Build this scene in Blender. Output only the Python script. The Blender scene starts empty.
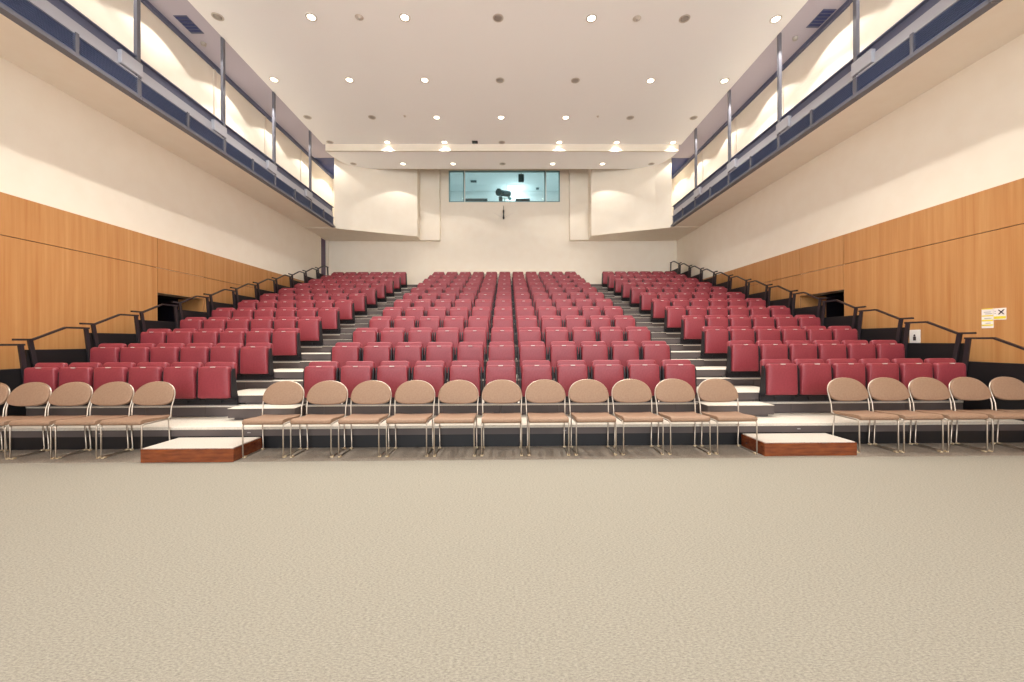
import bpy, bmesh, math
from mathutils import Vector, Matrix
from math import sin, cos, pi, radians as R

scene = bpy.context.scene
COL = scene.collection

# ------------------------------------------------------------------ materials
def lin(c):
    return tuple(((v/255)/12.92 if v/255 <= .04045 else ((v/255+.055)/1.055)**2.4) for v in c) + (1,)

def mat(name, rgb, rough=.6, metal=0, spec=.5, coat=0):
    m = bpy.data.materials.new(name); m.use_nodes = True
    b = m.node_tree.nodes['Principled BSDF']
    b.inputs['Base Color'].default_value = lin(rgb)
    b.inputs['Roughness'].default_value = rough
    b.inputs['Metallic'].default_value = metal
    b.inputs['Specular IOR Level'].default_value = spec
    b.inputs['Coat Weight'].default_value = coat
    return m

def noise_mix(m, c1, c2, scale=(1, 1, 1), nscale=5, detail=4, lo=.35, hi=.65, bump=0, dist=.002, rough=.5):
    nt = m.node_tree; N = nt.nodes; L = nt.links
    b = N['Principled BSDF']
    tc = N.new('ShaderNodeTexCoord'); mp = N.new('ShaderNodeMapping'); mp.inputs['Scale'].default_value = scale
    nz = N.new('ShaderNodeTexNoise'); nz.inputs['Scale'].default_value = nscale
    nz.inputs['Detail'].default_value = detail; nz.inputs['Roughness'].default_value = rough
    cr = N.new('ShaderNodeValToRGB')
    cr.color_ramp.elements[0].position = lo; cr.color_ramp.elements[0].color = lin(c1)
    cr.color_ramp.elements[1].position = hi; cr.color_ramp.elements[1].color = lin(c2)
    L.new(tc.outputs['Object'], mp.inputs['Vector']); L.new(mp.outputs['Vector'], nz.inputs['Vector'])
    L.new(nz.outputs['Fac'], cr.inputs['Fac']); L.new(cr.outputs['Color'], b.inputs['Base Color'])
    if bump:
        bp = N.new('ShaderNodeBump'); bp.inputs['Strength'].default_value = bump; bp.inputs['Distance'].default_value = dist
        L.new(nz.outputs['Fac'], bp.inputs['Height']); L.new(bp.outputs['Normal'], b.inputs['Normal'])
    return m

def emit(name, rgb, s):
    m = bpy.data.materials.new(name); m.use_nodes = True
    b = m.node_tree.nodes['Principled BSDF']
    b.inputs['Base Color'].default_value = lin(rgb)
    b.inputs['Emission Color'].default_value = lin(rgb); b.inputs['Emission Strength'].default_value = s
    return m

M = {}
M['wall'] = noise_mix(mat('wall_paint', (228, 215, 196), .8, spec=.2), (238, 227, 210), (240, 230, 214), nscale=3)
M['strip'] = mat('cover_strip_paint', (226, 214, 198), .7)
M['ceil'] = mat('ceiling_paint', (246, 245, 244), .85, spec=.2)
M['panel_ceil'] = mat('ceiling_panel_paint', (246, 245, 244), .85, spec=.2)
M['grey_ceil'] = mat('gallery_ceiling_paint', (184, 178, 190), .8, spec=.2)
M['wood'] = noise_mix(mat('beech_veneer', (204, 146, 92), .38, spec=.4), (179, 121, 69), (198, 147, 94), (1, 4.5, .13), 3, 6, .3, .7, rough=.62)
M['red_wood'] = noise_mix(mat('lacquered_red_wood', (140, 60, 30), .25, spec=.5, coat=.4), (90, 36, 12), (132, 66, 28), (2.2, 6, 14), 2.2, 5, .3, .7)
M['carpet'] = noise_mix(mat('loop_carpet', (140, 133, 120), .95, spec=.1), (108, 102, 91), (165, 158, 144), (1, 2.6, 1), 58, 5, .30, .70, .06, .003, .8)
M['carpet_shaded'] = noise_mix(mat('shaded_strip_carpet', (140, 128, 115), .95, spec=.1), (122, 111, 99), (152, 141, 128), (1, 1, 1), 95, 3, .32, .68, .3, .004)  # darker strip carpet, with the chairs' missing shadows also put into its colour
M['step_carpet'] = noise_mix(mat('step_carpet', (184, 174, 162), .95, spec=.1), (172, 162, 150), (196, 186, 174), nscale=110, bump=.2)
M['deck'] = noise_mix(mat('deck_carpet', (200, 190, 176), .9, spec=.1), (194, 184, 170), (208, 199, 185), nscale=60, bump=.1)
M['riser'] = noise_mix(mat('riser_board', (84, 74, 72), .55, spec=.3), (78, 69, 67), (90, 80, 77), (1.3, 1, 1), .9, 1, .42, .58)
M['black'] = mat('black_steel', (15, 14, 17), .5, spec=.4)
M['dark'] = mat('dark_plastic', (25, 22, 27), .5, spec=.4)
M['rail'] = mat('rail_steel', (36, 31, 35), .4, spec=.5)
M['red'] = noise_mix(mat('crimson_vinyl', (126, 46, 54), .42, spec=.4), (129, 48, 56), (136, 53, 61), nscale=40, bump=.06)
M['tan'] = noise_mix(mat('tan_fabric', (120, 92, 73), .6, spec=.3), (135, 106, 85), (142, 114, 92), nscale=60, bump=.08)
M['chrome'] = mat('brushed_chrome', (182, 170, 156), .34, 1)
M['white'] = mat('white_plastic', (238, 234, 226), .4)
M['clip'] = mat('seat_clip', (206, 198, 190), .4)
M['glide'] = mat('beige_glide', (206, 184, 150), .5)
M['nose'] = mat('aluminium_nosing', (138, 132, 130), .45, .3)
M['post'] = mat('grey_steel_paint', (104, 103, 112), .45, spec=.4)
M['beam'] = mat('pale_grey_paint', (178, 178, 186), .5, spec=.4)
M['grille'] = mat('slate_louvre', (86, 98, 132), .5, spec=.4)
M['grille_back'] = mat('louvre_shadow', (30, 34, 52), .8)
M['slate'] = mat('slate_paint', (92, 96, 120), .5)
M['blue'] = mat('deep_blue_paint', (36, 50, 104), .5)
M['ring'] = mat('lamp_ring', (205, 196, 186), .35, .5)
M['dull'] = mat('unlit_lamp', (168, 160, 152), .3, .2)
M['lamp'] = emit('lamp_glow', (255, 240, 214), 7)
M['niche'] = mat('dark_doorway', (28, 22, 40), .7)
M['door'] = mat('mauve_door', (106, 90, 112), .6)
M['booth'] = mat('booth_paint', (238, 241, 241), .8)
M['frame'] = mat('window_frame', (126, 158, 160), .4, .3)
M['gear'] = mat('dark_teal_gear', (34, 58, 60), .5)
M['paper'] = mat('paper', (240, 230, 222), .7)
M['yellow'] = mat('yellow_ink', (232, 214, 60), .7)
M['ink'] = mat('grey_ink', (150, 142, 146), .7)
M['cross'] = mat('dark_ink', (66, 48, 48), .7)
def glass():
    m = bpy.data.materials.new('booth_glass'); m.use_nodes = True
    nt = m.node_tree; N = nt.nodes; L = nt.links; N.remove(N['Principled BSDF'])
    t = N.new('ShaderNodeBsdfTransparent'); t.inputs['Color'].default_value = lin((232, 246, 248))
    g = N.new('ShaderNodeBsdfGlossy'); g.inputs['Roughness'].default_value = .03
    mx = N.new('ShaderNodeMixShader'); mx.inputs['Fac'].default_value = .07
    L.new(t.outputs[0], mx.inputs[1]); L.new(g.outputs[0], mx.inputs[2]); L.new(mx.outputs[0], N['Material Output'].inputs['Surface'])
    return m
M['glass'] = glass()

# ------------------------------------------------------------------ mesh helpers
class MB:
    def __init__(s): s.bm = bmesh.new()
    def box(s, x0, x1, y0, y1, z0, z1, bev=0, seg=2, smooth=False):
        r = bmesh.ops.create_cube(s.bm, size=1)
        for v in r['verts']:
            v.co = Vector(((x0+x1)/2 + v.co.x*(x1-x0), (y0+y1)/2 + v.co.y*(y1-y0), (z0+z1)/2 + v.co.z*(z1-z0)))
        if bev:
            es = list({e for v in r['verts'] for e in v.link_edges})
            q = bmesh.ops.bevel(s.bm, geom=es, offset=bev, segments=seg, affect='EDGES', profile=.5)
            if smooth:
                for f in q['faces']: f.smooth = True
        return s
    def prism(s, pts, axis, a, b, smooth=False):
        """polygon pts (2D) extruded along axis: 'x' pts=(y,z); 'y' pts=(x,z); 'z' pts=(x,y)"""
        def mk(p, t):
            return {'x': (t, p[0], p[1]), 'y': (p[0], t, p[1]), 'z': (p[0], p[1], t)}[axis]
        A = [s.bm.verts.new(mk(p, a)) for p in pts]; B = [s.bm.verts.new(mk(p, b)) for p in pts]
        n = len(pts); s.bm.faces.new(A); s.bm.faces.new(B[::-1])
        for i in range(n):
            f = s.bm.faces.new((A[i], B[i], B[(i+1) % n], A[(i+1) % n])); f.smooth = smooth
        return s
    def tube(s, pts, r, n=8, fillet=0, closed=False):
        P = [Vector(p) for p in pts]
        if fillet and len(P) > 2:
            Q = [P[0]]
            for i in range(1, len(P)-1):
                a, b, c = P[i-1], P[i], P[i+1]
                d1 = (a-b); d2 = (c-b); k = min(fillet, d1.length*.48, d2.length*.48)
                p, q = b+d1.normalized()*k, b+d2.normalized()*k
                for t in (0, .25, .5, .75, 1):
                    Q.append(p*(1-t)**2 + b*2*t*(1-t) + q*t*t)
            P = Q + [P[-1]]
        rings = []; m = len(P); up = None
        for i, p in enumerate(P):
            if closed: d = (P[(i+1) % m]-P[i-1]).normalized()
            else: d = (P[min(i+1, m-1)]-P[max(i-1, 0)]).normalized()
            if up is None:
                up = Vector((0, 0, 1)) if abs(d.z) < .9 else Vector((1, 0, 0))
            u = (up-d*up.dot(d)).normalized(); w = d.cross(u); up = u
            rings.append([s.bm.verts.new(p + (u*cos(2*pi*j/n)+w*sin(2*pi*j/n))*r) for j in range(n)])
        for i in range(m if closed else m-1):
            A, B = rings[i], rings[(i+1) % m]
            for j in range(n):
                f = s.bm.faces.new((A[j], A[(j+1) % n], B[(j+1) % n], B[j])); f.smooth = True
        if not closed:
            s.bm.faces.new(rings[0][::-1]); s.bm.faces.new(rings[-1])
        return s
    def lathe(s, prof, cx=0, cy=0, n=24):
        """profile (r,z) about a vertical axis"""
        rings = []
        for (r, z) in prof:
            rings.append([s.bm.verts.new((cx+r*cos(2*pi*j/n), cy+r*sin(2*pi*j/n), z)) for j in range(n)] if r > 1e-6 else [s.bm.verts.new((cx, cy, z))])
        for A, B in zip(rings, rings[1:]):
            for j in range(n):
                k = (j+1) % n
                vs = [A[j % len(A)], A[k % len(A)], B[k % len(B)], B[j % len(B)]]
                u = []
                for v in vs:
                    if v not in u: u.append(v)
                if len(u) > 2:
                    f = s.bm.faces.new(u); f.smooth = True
        return s
    def xf(s, mtx):
        bmesh.ops.transform(s.bm, matrix=mtx, verts=s.bm.verts[:]); return s
    def build(s, name, material, parent=None, loc=(0, 0, 0)):
        bmesh.ops.recalc_face_normals(s.bm, faces=s.bm.faces[:])
        me = bpy.data.meshes.new(name); s.bm.to_mesh(me); s.bm.free()
        me.materials.append(material)
        o = bpy.data.objects.new(name, me); COL.objects.link(o); o.location = loc
        if parent: o.parent = parent
        return o

def empty(name, loc, rz=0):
    o = bpy.data.objects.new(name, None); COL.objects.link(o)
    o.empty_display_size = .1; o.location = loc; o.rotation_euler.z = rz
    return o
def tag(o, label, cat, group=None, kind=None):
    o['label'] = label; o['category'] = cat
    if group: o['group'] = group
    if kind: o['kind'] = kind
    return o
def thing(name, label, cat, loc=(0, 0, 0), rz=0, group=None):
    return tag(empty(name, loc, rz), label, cat, group)
def struct(name, mb, m, parent=None):
    o = mb.build(name, m, parent)
    if parent is None: o['kind'] = 'structure'
    return o
def copy_tree(o, parent=None):
    c = o.copy(); COL.objects.link(c)
    if parent: c.parent = parent
    for ch in list(o.children): copy_tree(ch, c)
    return c
ORD = ['', 'first', 'second', 'third', 'fourth', 'fifth', 'sixth', 'seventh', 'eighth', 'ninth', 'tenth', 'eleventh', 'twelfth', 'thirteenth', 'fourteenth']

# ------------------------------------------------------------------ main dimensions
CZ = 1.373
XL, XR = -7.58, 7.28          # side walls
D = 17.0                      # back wall
Y0 = -8.0                     # hall goes on behind the camera
ZC = 8.37                     # main ceiling
ZG = 5.67                     # underside of side galleries
GL, GR = -6.48, 6.20          # gallery fronts
T, RS = .90, .276             # tier depth and rise
Y1, Z1 = 5.87, .455           # first tier front edge and height
ZP, YP = .286, 5.135           # front platform
XSL, XSR = -7.02, 6.80        # stand ends
def ty(k): return Y1 + (k-1)*T
def tz(k): return Z1 + (k-1)*RS

# ------------------------------------------------------------------ setting
struct('floor', MB().box(-9, 9, Y0, 17.4, -.15, 0), M['carpet'])
struct('trim_1', MB().box(XL, XR, 4.60, 5.6, -.05, .004), M['carpet_shaded'])

# side walls with a doorway each (Y range) and the dark recess behind it
DL = (8.67, 10.02); DR = (8.50, 9.80); ZD = 2.45
def side_wall(name, x, sgn, dy, wood_name, niche_name, back_door):
    xo = x + sgn*.35
    a, b = min(x, xo), max(x, xo)
    w = MB()
    w.box(a, b, Y0, dy[0], -.1, 9.3).box(a, b, dy[0], dy[1], ZD, 9.3)
    if back_door:
        w.box(a, b, dy[1], 16.22, -.1, 9.3).box(a, b, 16.22, 17, 5.66, 9.3).box(a, b, 16.22, 17, -.1, 3.4)
    else:
        w.box(a, b, dy[1], 17.2, -.1, 9.3)
    wall = struct(name, w, M['wall'])
    # beech veneer panelling with open joints, panel by panel
    xi = x - sgn*.032
    p0, p1 = min(x-sgn*.004, xi), max(x-sgn*.004, xi)
    tr = None
    ys = [Y0, -2.0, 3.3, dy[0], dy[1], 12.6, 15.6]
    g = .006
    for i in range(len(ys)-1):
        for (za, zb) in ((0.0, 2.985), (2.995, 3.63)):
            if i == 3 and za == 0: za = ZD
            mb = MB().box(p0, p1, ys[i]+g, ys[i+1]-g, za+.002, zb)
            if tr is None:
                tr = struct(wood_name, mb, M['wood'])
            else:
                struct('panel', mb, M['wood'], tr)
    # backing strip behind the joints
    struct('joint_backing', MB().box(min(x, x-sgn*.004), max(x, x-sgn*.004), Y0, dy[0], 0, 3.62).box(min(x, x-sgn*.004), max(x, x-sgn*.004), dy[1], 15.6, 0, 3.62), M['niche'], tr)
    # doorway recess
    xa, xb = x+sgn*.30, x+sgn*1.3
    n = MB().box(min(xa, xb), max(xa, xb), dy[0]-.1, dy[0]-.02, 0, ZD+.1).box(min(xb, xb+sgn*.1), max(xb, xb+sgn*.1), dy[0]-.1, dy[1]+.1, 0, ZD+.1)
    n.box(min(xa, xb), max(xa, xb), dy[0]-.1, dy[1]+.1, ZD+.02, ZD+.1).box(min(xa, xb), max(xa, xb), dy[1]+.06, dy[1]+.14, 0, ZD+.1)
    dr = struct(niche_name, n, M['niche'])
    xr = x+sgn*.62
    struct('reveal', MB().box(min(x, xr), max(x, xr), dy[1]-.02, dy[1]+.05, 0, ZD), M['wood'], dr)
    return wall
side_wall('wall_left', XL, -1, DL, 'trim_2', 'door_1', True)
side_wall('wall_right', XR, 1, DR, 'trim_3', 'door_2', False)

# back door in the left corner, beside the top row
d3 = struct('door_3', MB().box(XL-.16, XL-.10, 16.22, 17.0, 3.4, 5.66), M['door'])
struct('door_frame', MB().box(XL-.1, XL, 16.90, 17.0, 3.4, 5.66).box(XL-.1, XL+.01, 16.22, 16.27, 3.4, 5.66), M['wall'], d3)

# back wall with the booth window opening
WX0, WX1, WZ0, WZ1 = -2.48, 2.26, 7.31, 8.64
bw = MB()
bw.box(XL-.3, WX0, D, D+.2, -.1, 9.3).box(WX1, XR+.3, D, D+.2, -.1, 9.3)
bw.box(WX0, WX1, D, D+.2, -.1, WZ0).box(WX0, WX1, D, D+.2, WZ1, 9.3)
struct('wall_back', bw, M['wall'])
# corner volumes that carry the galleries' ends, with slanting fronts
ZB = 5.66
struct('wall_back_left', MB().prism([(-6.50, 15.05), (-5.96, 15.33), (-5.3, 15.62), (-4.5, 15.94), (-3.66, 16.26), (-3.66, D), (-6.50, D)], 'z', ZB, 9.25), M['wall'])
struct('wall_back_right', MB().prism([(6.22, 14.98), (5.72, 15.30), (5.0, 15.62), (4.2, 15.92), (3.43, 16.18), (3.43, D), (6.22, D)], 'z', ZB, 9.25), M['wall'])
struct('trim_4', MB().box(-3.66, -2.84, 16.78, D, 5.63, 9.25), M['wall'])
struct('trim_5', MB().box(2.65, 3.43, 16.78, D, 5.63, 9.25), M['wall'])
# floor slab of the corner volumes up to the side walls (underside seen over the top rows)
struct('ceiling_corner_left', MB().prism([(XL, 15.0), (-6.52, 15.05), (-3.68, 16.27), (-3.68, D), (XL, D)], 'z', ZB-.012, ZB+.05), M['wall'])
struct('ceiling_corner_right', MB().prism([(XR, 14.95), (6.24, 14.98), (3.45, 16.19), (3.45, D), (XR, D)], 'z', ZB-.012, ZB+.05), M['wall'])

# ceilings
struct('ceiling', MB().box(GL-.035, GR+.03, Y0, 14.17, ZC, ZC+.14), M['ceil'])
struct('ceiling_step', MB().box(GL+.06, GR-.06, 14.15, 14.22, 8.13, ZC+.1), M['wall'])
struct('ceiling_panel', MB().prism([(-6.42, 14.19), (-6.36, 14.6), (-6.24, 15.0), (-6.02, 15.36), (-5.65, 15.56), (-5.2, 15.63),
      (4.9, 15.63), (5.4, 15.56), (5.75, 15.36), (5.97, 15.0), (6.09, 14.6), (6.14, 14.19)], 'z', 8.13, 8.25), M['panel_ceil'])
struct('void_light_block', MB().box(XL-.3, XR+.3, 14.10, 14.14, ZC+.12, 9.25), M['panel_ceil'])  # unseen board above the main ceiling, added to keep stray light out
struct('void_light_cap', MB().box(XL-.3, XR+.3, 14.1, D+.2, 9.2, 9.3), M['panel_ceil'])  # unseen cap over the panel void, added to block light
struct('ceiling_gallery_left', MB().box(XL, GL+.08, Y0, 15.25, ZC+.02, ZC+.12), M['grey_ceil'])
struct('ceiling_gallery_right', MB().box(GR-.05, XR, Y0, 15.25, ZC+.02, ZC+.12), M['grey_ceil'])
struct('ceiling_void_left', MB().box(XL, GL-.03, 15.25, D, ZC+.02, ZC+.12), M['blue'])
struct('ceiling_void_right', MB().box(GR+.03, XR, 15.25, D, ZC+.02, ZC+.12), M['blue'])

# galleries: slab, inner wall and wall-head trim
def gallery(side, x_in, x_wall, sgn, y_end):
    a, b = sorted((x_in, x_wall))
    struct('floor_gallery_'+side, MB().box(a, b, Y0, y_end, ZG, ZG+.05), M['wall'])
    xw = x_wall - sgn*.16
    gw = struct('wall_gallery_'+side, MB().box(min(xw, x_wall), max(xw, x_wall), Y0, D, ZG+.05, ZC+.02), M['wall'])
    xt = xw - sgn*.07
    struct('trim_6' if side == 'left' else 'trim_7', MB().box(min(xw, xt), max(xw, xt), Y0, D, ZC-.075, ZC+.02), M['slate'])
    for yj in (6.1, 8.1, 10.2, 12.3, 14.4):
        c0, c1 = sorted((xw, xw-sgn*.02))
        struct('cover_strip', MB().box(c0, c1, yj-.04, yj+.04, ZG+.05, ZC-.08), M['strip'], gw)
gallery('left', GL, XL, -1, 15.05)
gallery('right', GR, XR, 1, 14.98)

def gallery_front(side, gx, sgn, y_end):
    """sgn = direction from the hall towards the side wall"""
    PY = [5.06, 7.12, 9.25, 11.25, 13.3] if side == 'left' else [5.02, 7.05, 9.06, 11.12, 13.12]
    edges = [3.0] + PY + [y_end]
    def bx(mb, d0, d1, *r, **k):
        a, b = sorted((gx+sgn*d0, gx+sgn*d1)); return mb.box(a, b, *r, **k)
    names = ['nearest bay', 'second bay', 'third bay', 'fourth bay', 'fifth bay', 'farthest bay']
    for i in range(len(edges)-1):
        ya, yb = edges[i]+.001, edges[i+1]-.001
        if i < len(edges)-2: yb = edges[i+1]-.004
        if i > 0: ya = edges[i]+.004
        bayname = ['bay nearest the camera', 'second bay', 'third bay', 'fourth bay', 'fifth bay', 'last bay before the back wall'][i]
        th = thing('gallery_parapet', f'slate louvred parapet with pale beam on {side} gallery, {bayname}', 'parapet', (gx, (ya+yb)/2, ZG+.05), 0, f'louvred parapets along the {side} gallery')
        off = Vector((-gx, -(ya+yb)/2, -(ZG+.05)))
        def put(mb, name, m, par=th):
            return mb.xf(Matrix.Translation(off)).build(name, m, par)
        # ledge channel at the bottom
        mb = MB(); bx(mb, -.03, .10, ya, yb, ZG-.005, ZG+.035); bx(mb, .0, .05, ya, yb, ZG+.035, ZG+.075)
        put(mb, 'ledge', M['post'])
        ym = (ya+yb)/2
        for (p, q) in ((ya+.02, ym-.025), (ym+.025, yb-.02)):
            mb = MB(); bx(mb, .055, .07, p, q, ZG+.075, 6.06)
            nb = 9
            for s in range(nb):
                z = ZG+.09 + s*(6.04-ZG-.09)/nb
                a, b = sorted((gx+sgn*.02, gx+sgn*.06))
                if sgn > 0: pts = [(a, z), (b, z+.016), (b, z+.026), (a, z+.010)]
                else: pts = [(b, z), (a, z+.016), (a, z+.026), (b, z+.010)]
                mb.prism(pts, 'y', p, q)
            put(mb, 'louvre_grille', M['grille'])
        mb = MB(); bx(mb, .005, .06, ym-.025, ym+.025, ZG+.075, 6.06); put(mb, 'mullion', M['post'])
        # pale channel beam with a dark-shaded top flange
        mb = MB(); bx(mb, .07, .10, ya, yb, 6.05, 6.26); bx(mb, .02, .10, ya, yb, 6.04, 6.06)
        put(mb, 'channel_beam', M['beam'])
        mb = MB(); bx(mb, .085, .12, ya, yb, 6.26, 6.41); bx(mb, .03, .14, ya, yb, 6.41, 6.43); put(mb, 'top_flange', M['slate'])
    for i, y in enumerate(PY):
        th = thing('gallery_post', f'grey steel post of the {side} gallery, {ORD[i+1]} from the camera', 'post', (gx+sgn*.058, y, ZG+.05), 0, f'steel posts along the {side} gallery')
        mb = MB().box(-.03, .03, -.035, .035, .0, ZC-ZG-.05+.02)
        mb.build('shaft', M['post'], th)
        MB().box(-.038, .038, -.043, .043, .0, .38, .006).build('lower_sleeve', M['post'], th)
        b = MB()
        a0, a1 = sorted((0, sgn*.09))
        b.box((a0-.05 if sgn > 0 else a0-.01), (a1+.01 if sgn > 0 else a1+.05), -.34, .06, .38, .61, .012)
        b.build('bracket', M['beam'], th)
gallery_front('left', GL, -1, 15.03)
gallery_front('right', GR, 1, 14.96)

# dark vents let into the gallery ceilings
for side, x, y in (('left', -7.0, 8.86), ('right', 6.87, 8.62)):
    v = thing('ceiling_vent', f'dark blue square vent in the {side} gallery ceiling', 'vent', (x, y, ZC+.02))
    MB().box(-.14, .14, -.25, .25, -.012, -.002).build('vent_frame', M['slate'], v)
    mb = MB()
    for i in range(5): mb.box(-.125, .125, -.22+i*.09, -.165+i*.09, -.022, -.012)
    mb.build('vent_slats', M['blue'], v)
    s = tag(MB().lathe([(0, -.06), (.05, -.055), (.06, -.0)], n=16).build('smoke_detector', M['dull'], None, (x-.10 if side == 'left' else x-.16, y+.55, ZC+.02)), f'small grey detector on the {side} gallery ceiling beyond the vent', 'detector')

# ------------------------------------------------------------------ seating stand
fp = thing('front_platform', 'low pale carpeted platform in front of the first row of red seats', 'platform', (0, YP, 0))
MB().box(XSL, XSR, 0, Y1-YP-.005, ZP-.03, ZP).build('deck', M['deck'], fp)
MB().box(XSL, XSR, .004, .03, ZP-.115, ZP-.03).build('fascia', M['riser'], fp)
MB().box(XSL, XSR, .04, .07, .0, ZP-.03).box(XSL, XSL+.04, .1, .8, 0, ZP-.03).box(XSR-.04, XSR, .1, .8, 0, ZP-.03).build('kick_board', M['black'], fp)
MB().box(XSL, XSR, -.004, .006, ZP-.03, ZP+.002).build('nosing', M['deck'], fp)
for x in (-3.32, 3.78, .73, -5.2):
    MB().box(x-.02, x+.02, -.006, .006, ZP-.078, ZP-.066, .002).build('latch', M['nose'], fp)

AL = (-3.93, -2.97); AR = (2.77, 3.75)        # aisles
for k in range(1, 13):
    zlow = (ZP if k == 1 else tz(k-1)); y2 = ty(k+1) if k < 12 else D
    pos = {1: 'lowest seating tier', 12: 'topmost seating tier'}.get(k, f'{ORD[k]} seating tier from the bottom')
    t = thing('seating_tier', f'{pos}, grey riser boards carrying the {ORD[k]} row of red seats', 'seating tier', (0, ty(k), zlow), 0, 'tiers of the seating stand')
    h = tz(k)-zlow
    MB().box(XSL, XSR, .0, y2-ty(k)-.004, h-.03, h).build('deck', M['deck'], t)
    mb = MB()
    n = 16; w = (XSR-XSL)/n
    for i in range(n):
        mb.box(XSL+i*w+.002, XSL+(i+1)*w-.002, .004, .022, .001, h-.03)
    mb.build('riser_boards', M['riser'], t)
    MB().box(XSL, XSR, -.004, .004, h-.012, h+.001).build('nosing', M['nose'], t)
    if k == 1: continue

def aisle_steps(side, xa, xb):
    for k in range(1, 13):
        if k == 1:
            s = thing('aisle_step', f'low box step on the front platform at the foot of the {side} aisle', 'step', (0, 5.56, ZP), 0, f'steps of the {side} aisle')
            h = Z1-ZP
            MB().box(xa+.04, xb, .0, .302, h-.007, h, .002).build('tread', M['deck'], s)
            MB().box(xa+.04, xb, .012, .302, .035, h-.007).box(xa+.10, xb-.06, .05, .302, 0.0005, .035).build('step_body', M['riser'], s)
        else:
            # step standing at the edge of tier k, on the half step of the tier below
            z = tz(k-1)+RS/2
            s = thing('aisle_step', f'narrow upper step of the {side} aisle at the {ORD[k]} row of seats', 'step', (0, ty(k)-.16, z+.0005), 0, f'steps of the {side} aisle')
            h = RS/2
            MB().box(xa+.02, xb-.02, .0, .15, h-.007, h, .002).build('tread', M['deck'], s)
            MB().box(xa+.02, xb-.02, .012, .15, .02, h-.007).box(xa+.06, xb-.06, .04, .15, 0, .02).build('step_body', M['riser'], s)
        z = tz(k); y2 = (ty(k+1) if k < 12 else ty(k)+.5)
        s = thing('aisle_step', f'deep half step filling the {side} aisle beside the {ORD[k]} row of seats', 'step', (0, ty(k)+.02, z), 0, f'steps of the {side} aisle')
        h = RS/2
        wa, wb = (xa-.42, xb+.34) if side == 'left' else (xa-.34, xb+.42)
        MB().box(wa, wb, .012, y2-ty(k)-.03, h-.007, h-.0005, .002).build('tread', M['deck'], s)
        MB().box(wa, wb, .022, y2-ty(k)-.03, .025, h-.007).box(xa+.05, xb-.05, .05, y2-ty(k)-.05, 0.0005, .025).build('step_body', M['riser'], s)
aisle_steps('left', *AL)
aisle_steps('right', *AR)

# ------------------------------------------------------------------ red tip-up seats
def rounded_rect(w0, w1, z0, z1, r, n=5):
    """trapezoid outline w0 at the bottom, w1 at the top, corner radius r"""
    pts = []
    for (cx, cz, a0) in ((w1/2-r, z1-r, 0), (-w1/2+r, z1-r, 90), (-w0/2+r*.6, z0+r*.6, 180), (w0/2-r*.6, z0+r*.6, 270)):
        rr = r if a0 < 180 else r*.6
        for i in range(n+1):
            a = R(a0+90*i/n); pts.append((cx+rr*cos(a), cz+rr*sin(a)))
    return pts
def pad(outline, thick, puff, cen, name, m, parent, mtx=None, inset=(1, .93, .6, 0)):
    """upholstered pad: front at y=-thick/2, edge rounded over, front face domed"""
    mb = MB(); bm = mb.bm
    layers = [(thick/2, .97), (thick*.42, 1.0), (-thick*.30, 1.0), (-thick*.45, .975), (-thick*.5, .93), (-thick*.5-puff*.7, .6), (-thick*.5-puff, 0)]
    rings = []
    for (y, s) in layers:
        if s == 0: rings.append([bm.verts.new((cen[0], y, cen[1]))])
        else: rings.append([bm.verts.new((cen[0]+(p[0]-cen[0])*s, y, cen[1]+(p[1]-cen[1])*s)) for p in outline])
    bm.faces.new(rings[0])
    n = len(outline)
    for A, B in zip(rings, rings[1:]):
        for j in range(n):
            k = (j+1) % n
            if len(B) == 1: f = bm.faces.new((A[j], A[k], B[0]))
            else: f = bm.faces.new((A[j], A[k], B[k], B[j]))
            f.smooth = True
    if mtx: mb.xf(mtx)
    return mb.build(name, m, parent)

def make_seat():
    t = thing('auditorium_seat', '', 'seat')
    # folded-up cushion, its underside facing the front
    pad(rounded_rect(.448, .428, .112, .566, .045), .085, .006, (0, .35), 'seat_cushion', M['red'], t, Matrix.Translation((0, -.10, 0)))
    tilt = Matrix.Translation((0, -.03, 0)) @ Matrix.Rotation(R(-7), 4, 'X')
    pad(rounded_rect(.44, .43, .18, .630, .05), .07, .004, (0, .4), 'backrest', M['red'], t, Matrix.Translation((0, -.03, .15)) @ Matrix.Rotation(R(-7), 4, 'X') @ Matrix.Translation((0, 0, -.15)))
    mb = MB().prism([(-.034, .566), (.034, .566), (.03, .557), (-.03, .557)], 'y', -.152, -.132)
    mb.build('handle', M['clip'], t)
    for s in (-1, 1):
        x = s*.2385
        MB().prism([(-.10, .10), (-.112, .15), (-.10, .49), (-.07, .535), (-.035, .535), (-.02, .40), (.035, .0), (.005, .0), (-.01, .09)], 'x', x-.0075, x+.0075).build('side_frame', M['dark'], t)
    MB().box(-.245, .245, .004, .022, .0, .16).box(-.23, .23, -.06, .004, .075, .105, .006).box(-.03, .03, -.02, .004, 0.03, .075).build('support_bar', M['dark'], t)
    return t
SX = {'left': [-6.67, -6.178, -5.688, -5.196, -4.704, -4.212], 'centre': [-2.705+.5205*i for i in range(11)], 'right': [3.99, 4.489, 4.985, 5.481, 5.977, 6.473]}
proto = make_seat(); first = True
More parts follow.
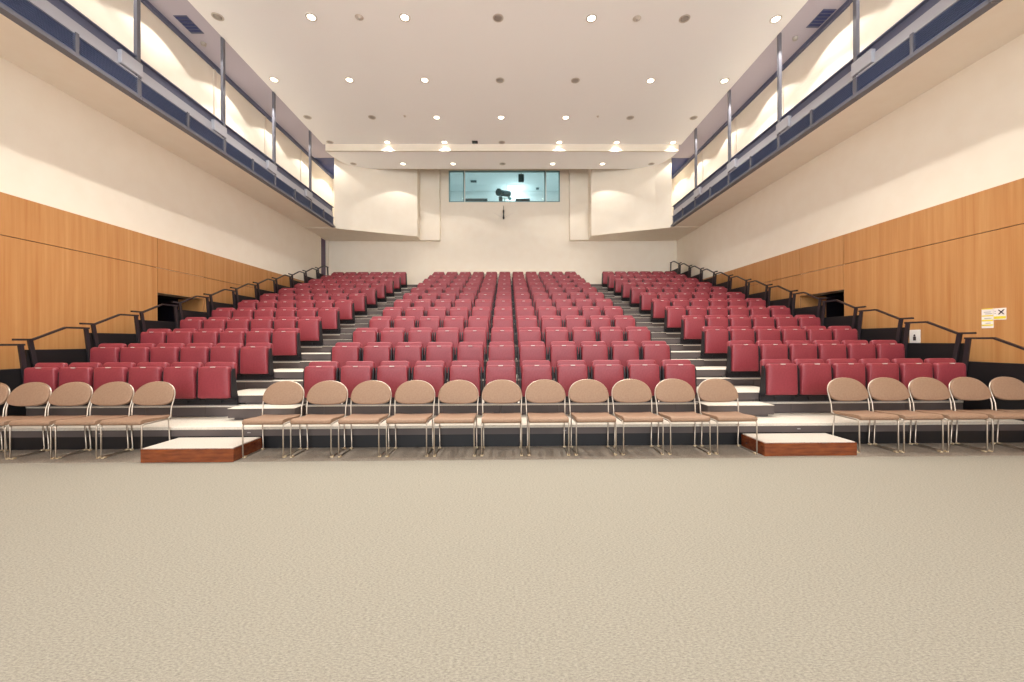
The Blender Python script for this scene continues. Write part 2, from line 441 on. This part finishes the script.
for k in range(1, 13):
    for blk, xs in SX.items():
        for i, x in enumerate(xs):
            if first: o = proto; first = False
            else: o = copy_tree(proto)
            o.location = (x, ty(k), tz(k)+.0025)
            row = {1: 'front row', 12: 'back row'}.get(k, f'{ORD[k]} row from the front')
            if blk == 'centre':
                p = i+1
                q = {1: 'first seat beside the left aisle', 11: 'last seat beside the right aisle', 6: 'middle seat'}.get(p, f'{ORD[p]} seat from the left aisle' if p < 6 else f'{ORD[12-p]} seat from the right aisle')
            elif blk == 'left':
                p = 6-i; q = {1: 'aisle seat', 6: 'seat against the handrail'}.get(p, f'{ORD[p]} seat from the aisle')
            else:
                p = i+1; q = {1: 'aisle seat', 6: 'seat against the handrail'}.get(p, f'{ORD[p]} seat from the aisle')
            o['label'] = f'red tip-up seat, {blk} block, {row}, {q}'
            o['group'] = f'red seats of the {blk} block'

# ------------------------------------------------------------------ handrails on the stand's ends
def handrail(side, x, k, y_off=0):
    yr = 5.90 + T*k + y_off; yf = yr - T + .085
    zh = (1.350 + .270*k if side == 'left' else 1.383 + .2715*k); zl = zh-.195
    base = ZP if k == 0 else tz(min(k, 12))
    lab = f'dark steel handrail with black side panel, {side} end of the stand, {ORD[k+1]} from the front'
    t = thing('handrail', lab, 'handrail', (x, yf, base), 0, f'handrails along the {side} end of the stand')
    off = Matrix.Translation((0, -yf, -base))
    lean = .07
    mb = MB()
    def flat(y0, z0, y1, z1, w=.045, h=.028):
        mb.prism([(y0, z0-h/2), (y1, z1-h/2), (y1, z1+h/2), (y0, z0+h/2)], 'x', -w/2, w/2)
    flat(yf-.20, zl, yf+.03, zl); flat(yf+.03, zl, yf+.47, zh); flat(yf+.47, zh, yr+.01, zh)
    mb.xf(off).build('rail', M['rail'], t)
    for (y, z) in ((yf, zl), (yr-.03, zh)):
        zb = zh-.62
        MB().prism([(y-.03, z-.014), (y+.03, z-.014), (y+.03+lean, zb), (y-.03+lean, zb)], 'x', -.014, .014).xf(off).build('post', M['rail'], t)
    zt = zh-.345
    zb0 = (0.0 if k == 0 else max(tz(min(k, 12))-.30, 0))
    sg = -1 if side == 'left' else 1
    a, b = sorted((sg*.016, sg*.045))
    MB().box(a, b, yf-.03, yf-.03+T-.004, zb0, zt, .004).xf(off).build('side_panel', M['black'], t)
for k in range(12):
    handrail('left', -7.09, k)
    handrail('right', 6.88, k)
handrail('right', 6.88, 12)

# ------------------------------------------------------------------ tan stacking chairs
def make_chair():
    t = thing('stacking_chair', '', 'chair')
    for s in (-1, 1):
        x = s*.236
        mb = MB().tube([(x, .40, .400), (x, .0, .398), (x, .0, .011), (x, .395, .011), (x, .372, .398)], .0078, 8, .035)
        f = mb.build('leg_frame', M['chrome'], t)
        for y in (.03, .375):
            MB().box(x-.016, x+.016, y-.022, y+.022, .0005, .020, .005).build('glide', M['glide'], f)
    MB().tube([(-.24, .03, .398), (.24, .03, .398)], .009).tube([(-.24, .36, .40), (.24, .36, .40)], .009).build('cross_bar', M['chrome'], t)
    # seat pad, waterfall front edge
    prof = [(-.012, .400), (-.022, .418), (-.016, .446), (.012, .460), (.12, .455), (.24, .444), (.36, .442), (.41, .446), (.425, .436), (.415, .416), (.36, .408), (.05, .408)]
    mb = MB(); bm = mb.bm; rings = []
    for (x, sc) in ((-.236, .80), (-.230, .93), (-.213, 1), (-.1, 1), (0, 1), (.1, 1), (.213, 1), (.230, .93), (.236, .80)):
        dip = -.006*(1-(x/.236)**2)
        rings.append([bm.verts.new((x, .2+(y-.2)*(.97 if sc < .9 else (.99 if sc < 1 else 1)), .43+(z-.43)*sc + (dip if z > .43 else 0))) for (y, z) in prof])
    n = len(prof)
    bm.faces.new(rings[0]); bm.faces.new(rings[-1][::-1])
    for A, B in zip(rings, rings[1:]):
        for j in range(n):
            f = bm.faces.new((A[j], B[j], B[(j+1) % n], A[(j+1) % n])); f.smooth = True
    mb.build('seat', M['tan'], t)
    # rounded backrest leaning back
    def outline(scale=1.0, n=40):
        pts = []
        for i in range(n):
            a = 2*pi*i/n; c, s = cos(a), sin(a)
            if s >= 0: e, h = 2/2.15, .212
            else: e, h = 2/2.9, .10
            pts.append((math.copysign(abs(c)**e, c)*.255*scale, math.copysign(abs(s)**e, s)*h*scale))
        return pts
    lean = Matrix.Translation((0, .425, .662)) @ Matrix.Rotation(R(-21), 4, 'X')
    pad(outline(), .032, .010, (0, .04), 'backrest', M['tan'], t, lean)
    # tube frame: up from the seat rails and round the pad's edge
    o = outline(1.0)
    up = [(p[0]*1.0, .014, p[1]*1.0) for p in o]
    arch = [up[i] for i in range(0, 21)]
    arch = [lean @ Vector(p) for p in arch]
    pre = [Vector((.236, .36, .40)), Vector((.246, .395, .43)), Vector((.248, .402, .53))]
    post = [Vector((-p.x, p.y, p.z)) for p in reversed(pre)]
    MB().tube(pre+arch+post, .0085, 8).build('back_frame', M['chrome'], t)
    return t
pc = make_chair()
CH = []
for i in range(11): CH.append(('centre', i, -2.885+.5615*i, 4.715))
for i in range(5): CH.append(('left', i, -6.665+.528*i, 4.735))
for i in range(5): CH.append(('right', i, 4.455+.541*i, 4.735))
for n, (blk, i, x, y) in enumerate(CH):
    o = pc if n == 0 else copy_tree(pc)
    o.location = (x, y, .0045)
    if blk == 'centre':
        q = {0: 'leftmost, beside the left wooden step', 10: 'rightmost, beside the right wooden step', 5: 'middle one'}.get(i, f'{ORD[i+1]} from the left end' if i < 5 else f'{ORD[11-i]} from the right end')
        o['label'] = f'tan chrome-legged chair in the central line of eleven, {q}'
    elif blk == 'left':
        q = 'next to the wooden step' if i == 4 else ('cut off by the picture edge' if i == 0 else f'{ORD[5-i]} from the wooden step')
        o['label'] = f'tan chrome-legged chair in the left-hand line, {q}'
    else:
        q = 'next to the wooden step' if i == 0 else ('last before the picture edge' if i == 4 else f'{ORD[i+1]} from the wooden step')
        o['label'] = f'tan chrome-legged chair in the right-hand line, {q}'
    o['group'] = 'tan chairs lined up before the stand'

# ------------------------------------------------------------------ wooden steps
for side, x0, x1, y0 in (('left', -4.20, -3.146, 4.59), ('right', 3.02, 4.12, 4.655)):
    w = thing('wooden_step', f'low red-brown wooden step with grey carpet top, {side} of the central chairs', 'step', ((x0+x1)/2, y0, .0005), 0, 'wooden steps before the aisles')
    hw = (x1-x0)/2; dp = YP-.012-y0
    MB().box(-hw, hw, 0, dp, .0, .152, .004).build('body', M['red_wood'], w)
    MB().box(-hw+.012, hw-.012, .012, dp-.01, .152, .163, .003).build('carpet_top', M['step_carpet'], w)

# ------------------------------------------------------------------ downlights
LX = [-6.2, -4.2, -2.19, -.175, 1.85, 3.88, 5.88]
LX2 = [-5.83, -3.95, -2.05, -.167, 1.75, 3.65, 5.53]
LAMPS = []
ROWS = [(8.62, ZC, 'nearest ceiling row', {0: 0, 1: 1, 2: 1, 3: 0, 4: 1, 5: 0, 6: 1}),
        (10.68, ZC, 'second ceiling row', {0: 1, 1: 1, 2: 1, 3: 0, 4: 0, 5: 1, 6: 1}),
        (12.46, ZC, 'third ceiling row', {0: 0, 1: 0, 2: 1, 3: 1, 4: 1, 5: 0, 6: 0}),
        (14.02, ZC, 'row before the ceiling step', {0: 0, 1: 1, 2: 1, 3: 0, 4: 1, 5: 1, 6: 1}),
        (15.18, 8.13, 'lower ceiling panel row', {0: 0, 1: 1, 2: 1, 3: 0, 4: 1, 5: 1, 6: 0})]
def downlight(x, y, z, lit, label, group):
    t = thing('downlight', label, 'downlight', (x, y, z), 0, group)
    MB().lathe([(.082, -.004), (.086, -.010), (.112, -.008), (.117, -.0015), (.082, -.0015)], n=28).build('trim_ring', M['ring'], t)
    if lit: MB().lathe([(0, -.014), (.06, -.012), (.083, -.003), (.0, -.002)], n=24).build('lamp_disc', M['lamp'], t)
    else: MB().lathe([(0, -.006), (.03, -.012), (.05, -.005), (.083, -.003), (.0, -.002)], n=24).build('reflector', M['dull'], t)
for (y, z, rn, st) in ROWS:
    for i, x in enumerate(LX2 if z < ZC else LX):
        lit = st[i]
        side = {0: 'leftmost', 3: 'middle one', 6: 'rightmost'}.get(i, f'{ORD[i+1]} from the left' if i < 3 else f'{ORD[7-i]} from the right')
        downlight(x, y, z, lit, f'{"lit" if lit else "unlit"} round recessed downlight, {rn}, {side}', f'downlights, {rn}')
        if lit: LAMPS.append((x, y, z))
for x, q in ((-3.17, 'left of the middle'), (2.84, 'right of the middle')):
    t = thing('ceiling_sensor', f'small round chrome ceiling fitting between the nearest downlights, {q}', 'ceiling fitting', (x, 8.62, ZC))
    MB().lathe([(0.0, -.03), (.03, -.028), (.04, -.012), (.085, -.006), (.09, -.001)], n=20).build('housing', M['ring'], t)
    MB().lathe([(0.0, -.055), (.02, -.05), (.024, -.031), (0, -.0305)], n=16).build('sensor_eye', M['dull'], t)
t = thing('ceiling_speaker', 'small dark square fitting on the ceiling before the step', 'ceiling fitting', (-1.12, 13.98, ZC))
MB().box(-.10, .10, -.08, .08, -.03, -.001, .006).build('housing', M['dark'], t)
MB().box(-.07, .07, -.05, .05, -.036, -.031, .002).build('cover', M['gear'], t)
for x, q in ((-3.16, 'left'), (2.84, 'right')):
    t = tag(MB().lathe([(0, -.045), (.02, -.04), (.025, -.015), (.04, -.008), (.042, -.001)], n=16).build('sprinkler', M['ring'], None, (x, 12.38, ZC)), f'tiny white sprinkler on the ceiling, {q} of the third downlight row', 'sprinkler')

# ------------------------------------------------------------------ control booth behind the window
b0, b1, BY = WX0-.6, WX1+.6, 20.6
struct('wall_booth', MB().box(b0, b1, BY, BY+.1, 6.2, 9.2).box(b0-.1, b0, D+.2, BY, 6.2, 9.2).box(b1, b1+.1, D+.2, BY, 6.2, 9.2), M['booth'])
struct('floor_booth', MB().box(b0, b1, D+.2, BY, 6.1, 6.2), M['booth'])
struct('ceiling_booth', MB().box(b0, b1, D+.2, BY, 9.12, 9.2), M['booth'])
wf = MB(); fy0, fy1 = D-.02, D+.06
wf.box(WX0, WX1, fy0, fy1, WZ1-.05, WZ1).box(WX0, WX1, fy0, fy1, WZ0, WZ0+.03)
wf.box(WX0, WX0+.05, fy0, fy1, WZ0, WZ1).box(WX1-.05, WX1, fy0, fy1, WZ0, WZ1)
win = struct('window_1', wf, M['frame'])
ma, mb_ = -1.83, 1.63
for x in (ma, mb_):
    struct('mullion', MB().box(x-.045, x+.045, fy0, fy1, WZ0, WZ1), M['frame'], win)
    struct('mullion_strip', MB().box(x+.015, x+.045, fy0-.012, fy0, WZ0, WZ1), M['white'], win)
for (p, q) in ((WX0+.05, ma-.045), (ma+.045, mb_-.045), (mb_+.045, WX1-.05)):
    struct('pane', MB().box(p, q, D+.015, D+.025, WZ0+.03, WZ1-.05), M['glass'], win)
# desk and gear in the booth
dk = thing('booth_desk', 'long pale desk behind the control booth window', 'desk', (-.1, 17.75, 6.2))
MB().box(-2.2, 2.2, -.4, .4, 1.16, 1.20, .004).build('desk_top', M['booth'], dk)
for x in (-2.1, 2.1): MB().box(x-.03, x+.03, -.35, .35, 0, 1.16).build('desk_leg', M['frame'], dk)
for x, w, lab in ((-1.34, .95, 'wide low dark console behind booth glass, left of the lantern'), (.68, .62, 'low dark console behind booth glass, right of the lantern')):
    c = thing('console', lab, 'console', (x, 17.45, 7.401), 0, 'consoles on the booth desk')
    MB().prism([(-.09, 0), (.16, 0), (.16, .24), (.10, .26), (-.09, .17)], 'x', -w/2, w/2).build('case', M['gear'], c)
    mb = MB()
    for i in range(8): mb.box(-w/2+.06+i*(w-.12)/8, -w/2+.06+(i+.5)*(w-.12)/8, -.04, .04, .205, .212)
    mb.build('faders', M['dull'], c)
lt = thing('stage_lantern', 'dark follow spot on a white stand behind the booth glass', 'lantern', (-.10, 17.75, 7.401))
MB().box(-.09, .09, -.07, .07, 0, .05, .01).tube([(0, 0, .04), (0, 0, .36)], .035, 10).box(-.10, .16, -.03, .03, .32, .36, .006).build('stand', M['white'], lt)
MB().tube([(-.16, 0, .34), (-.17, 0, .62), (.17, 0, .62), (.16, 0, .34)], .018, 8, .05).build('yoke', M['gear'], lt)
MB().tube([(-.25, -.22, .52), (-.1, -.05, .55), (.20, .22, .60)], .13, 18).tube([(-.29, -.27, .515), (-.23, -.20, .525)], .155, 18).build('body', M['gear'], lt)
MB().box(-.27, -.10, -.1, .06, .20, .40, .03).build('ballast', M['gear'], lt)
MB().tube([(.16, .05, .40), (.27, .12, .33)], .07, 12).build('lamp_housing', M['frame'], lt)
bxs = thing('booth_speaker', 'small dark box hung at the top of the booth window', 'loudspeaker', (.62, 17.4, 8.95))
MB().box(-.12, .12, -.08, .08, -.62, -.30, .012).build('case', M['gear'], bxs)
MB().box(-.02, .02, -.02, .02, -.31, .17).build('hanger', M['gear'], bxs)
for x, y, w, lab in ((-1.62, 19.3, .30, 'dark vent on the booth ceiling, seen through the left of the glass'), (1.55, 20.2, .16, 'small dark vent on the booth ceiling, seen through the right of the glass')):
    v = thing('booth_vent', lab, 'vent', (x, y, 9.12))
    MB().box(-w/2, w/2, -.14, .14, -.012, -.001, .003).build('vent_frame', M['frame'], v)
    mb = MB()
    for i in range(4): mb.box(-w/2+.02, w/2-.02, -.11+i*.06, -.08+i*.06, -.02, -.012)
    mb.build('vent_slats', M['gear'], v)
bl = thing('booth_light', 'glowing ceiling light inside the control booth', 'ceiling light', (.35, 20.0, 9.12))
MB().box(-.34, .34, -.26, .26, -.03, -.001, .005).build('housing', M['white'], bl)
MB().box(-.31, .31, -.23, .23, -.04, -.031, .003).build('diffuser', emit('booth_tube', (240, 255, 255), 3.2), bl)

# microphone on the wall under the booth window
mic = thing('microphone', 'small dark hanging microphone on the back wall under the booth window', 'microphone', (-.15, 16.9, 6.62))
MB().tube([(0, .088, .52), (0, .0, .50), (0, 0, .32)], .008, 8, .03).build('arm', M['dark'], mic)
MB().lathe([(0, -.08), (.034, -.07), (.042, -.01), (.032, .05), (.022, .14), (.03, .22), (.034, .30), (0, .33)], n=14).build('body', M['dark'], mic)
MB().tube([(-.4, .092, .22), (-.15, .02, .06), (0, 0, .0)], .004, 6).tube([(.4, .092, .22), (.15, .02, .06), (0, 0, .0)], .004, 6).build('stay_wires', M['ring'], mic)

# ------------------------------------------------------------------ notices on the right wall
xw = XR-.032
def sheet(name, lab, y0, y1, z0, z1, bands, lines, cross=None):
    """y0 = far edge, y1 = near edge"""
    t = thing(name, lab, 'notice', (xw, (y0+y1)/2, z0), 0)
    cy = (y0+y1)/2; h = z1-z0; w = y0-y1
    MB().box(-.004, -.0005, -w/2, w/2, 0, h).build('paper', M['paper'], t)
    mb = MB()
    for (a, b) in bands: mb.box(-.006, -.004, -w/2*.95, w/2*.95, a*h, b*h)
    if bands: mb.build('yellow_band', M['yellow'], t)
    mb = MB()
    for (z, a, b) in lines: mb.box(-.006, -.004, w/2-w*b, w/2-w*a, z*h-.004, z*h+.004)
    if lines: mb.build('text_lines', M['ink'], t)
    if cross:
        c, r = cross; yc = w/2-w*c[0]; zc = c[1]*h; d = .011
        mb = MB()
        for s in (-1, 1):
            mb.prism([(yc-r-d*.5, zc-s*r), (yc-r+d, zc-s*r), (yc+r+d*.5, zc+s*r), (yc+r-d, zc+s*r)], 'x', -.0075, -.0055 if s > 0 else -.0045)
        mb.build('cross_mark', M['cross'], t)
sheet('notice_sheet', 'white wall notice striped with yellow bands, beside the crossed notice', 6.005, 5.858, 1.535, 1.83, [(.12, .19), (.35, .43), (.60, .66), (.96, 1.0)], [(.25, .35, .8), (.50, .25, .85), (.73, .3, .9), (.82, .2, .8)])
sheet('notice_sheet', 'white wall notice with a dark cross above a yellow band', 5.855, 5.705, 1.655, 1.825, [(.08, .30)], [(.55, .08, .2), (.75, .08, .2)], ((.62, .66), .035))
wp = thing('wall_plate', 'small white wall plate with a dark figure behind the right handrail', 'wall plate', (xw, 7.0, 1.30))
MB().box(-.008, -.0005, -.095, .095, 0, .24, .003).build('plate', M['paper'], wp)
MB().box(-.010, -.008, -.02, .03, .05, .12).tube([(-.009, .005, .14), (-.011, .005, .14)], .018, 10).build('figure', M['cross'], wp)

# ------------------------------------------------------------------ lights
def spot(name, loc, e, ang, col, tgt=None, blend=.7, size=.08):
    l = bpy.data.lights.new(name, 'SPOT'); l.energy = e; l.spot_size = R(ang); l.spot_blend = blend; l.color = col; l.shadow_soft_size = size
    o = bpy.data.objects.new(name, l); COL.objects.link(o); o.location = loc
    if tgt: o.rotation_euler = (Vector(tgt)-Vector(loc)).to_track_quat('-Z', 'Y').to_euler()
    return o
WARM = (1, .97, .91)
for (x, y, z) in LAMPS:
    spot('downlight_beam', (x, y, z-.03), 112 if y < 12 else (70 if y < 13 else (40 if y < 15 else 54)), 110, WARM, blend=.15, size=.05)
for y in (6.55, 4.5):
    for x in (-4.2, -2.19, 1.85, 3.88):
        spot('hall_downlight_beam', (x, y, ZC-.03), 560 if y > 6 else 230, 100, WARM, blend=.6)
for x in (XL+.16+.72, XR-.16-.72):
    for y in (6.3, 8.4, 10.5, 12.55, 14.6, 16.3):
        spot('gallery_washer', (x, y, ZC-.03), 50, 122, WARM, blend=.14, size=.03)
def area(name, loc, tgt, sx, sy, e, col):
    l = bpy.data.lights.new(name, 'AREA'); l.shape = 'RECTANGLE'; l.size = sx; l.size_y = sy; l.energy = e; l.color = col
    o = bpy.data.objects.new(name, l); COL.objects.link(o); o.location = loc
    o.rotation_euler = (Vector(tgt)-Vector(loc)).to_track_quat('-Z', 'Y').to_euler()
    return o
area('booth_ceiling_lamp', (0, 18.1, 9.05), (0, 18.1, 6), 3, .5, 34, (.92, 1, 1))
pl = bpy.data.lights.new('booth_glow', 'POINT'); pl.energy = 20; pl.color = (.95, 1, 1); pl.shadow_soft_size = .15
po = bpy.data.objects.new('booth_glow', pl); COL.objects.link(po); po.location = (.45, 20.1, 8.75)
w = bpy.data.worlds.new('hall_ambient'); scene.world = w; w.use_nodes = True
w.node_tree.nodes['Background'].inputs['Color'].default_value = (.92, .97, 1, 1)
w.node_tree.nodes['Background'].inputs['Strength'].default_value = 4.2

# ------------------------------------------------------------------ camera
PSI, RHO = .0108, .0045
cam = bpy.data.cameras.new('camera'); cam.sensor_width = 36; cam.lens = 398/1024*36; cam.clip_end = 200; cam.clip_start = .05
co = bpy.data.objects.new('camera', cam); COL.objects.link(co)
fwd = Vector((sin(PSI), cos(PSI), 0)); rt = Vector((cos(PSI), -sin(PSI), 0)); up = Vector((0, 0, 1))
rt2 = rt*cos(RHO) - up*sin(RHO); up2 = up*cos(RHO) + rt*sin(RHO)
m = Matrix((rt2, up2, -fwd)).transposed().to_4x4(); m.translation = Vector((0, 0, CZ))
co.matrix_world = m
scene.camera = co
vs = scene.view_settings
vs.view_transform = 'Standard'; vs.look = 'None'; vs.gamma = 1; vs.use_curve_mapping = False; vs.exposure = .5
scene.cycles.max_bounces = 8; scene.cycles.diffuse_bounces = 5
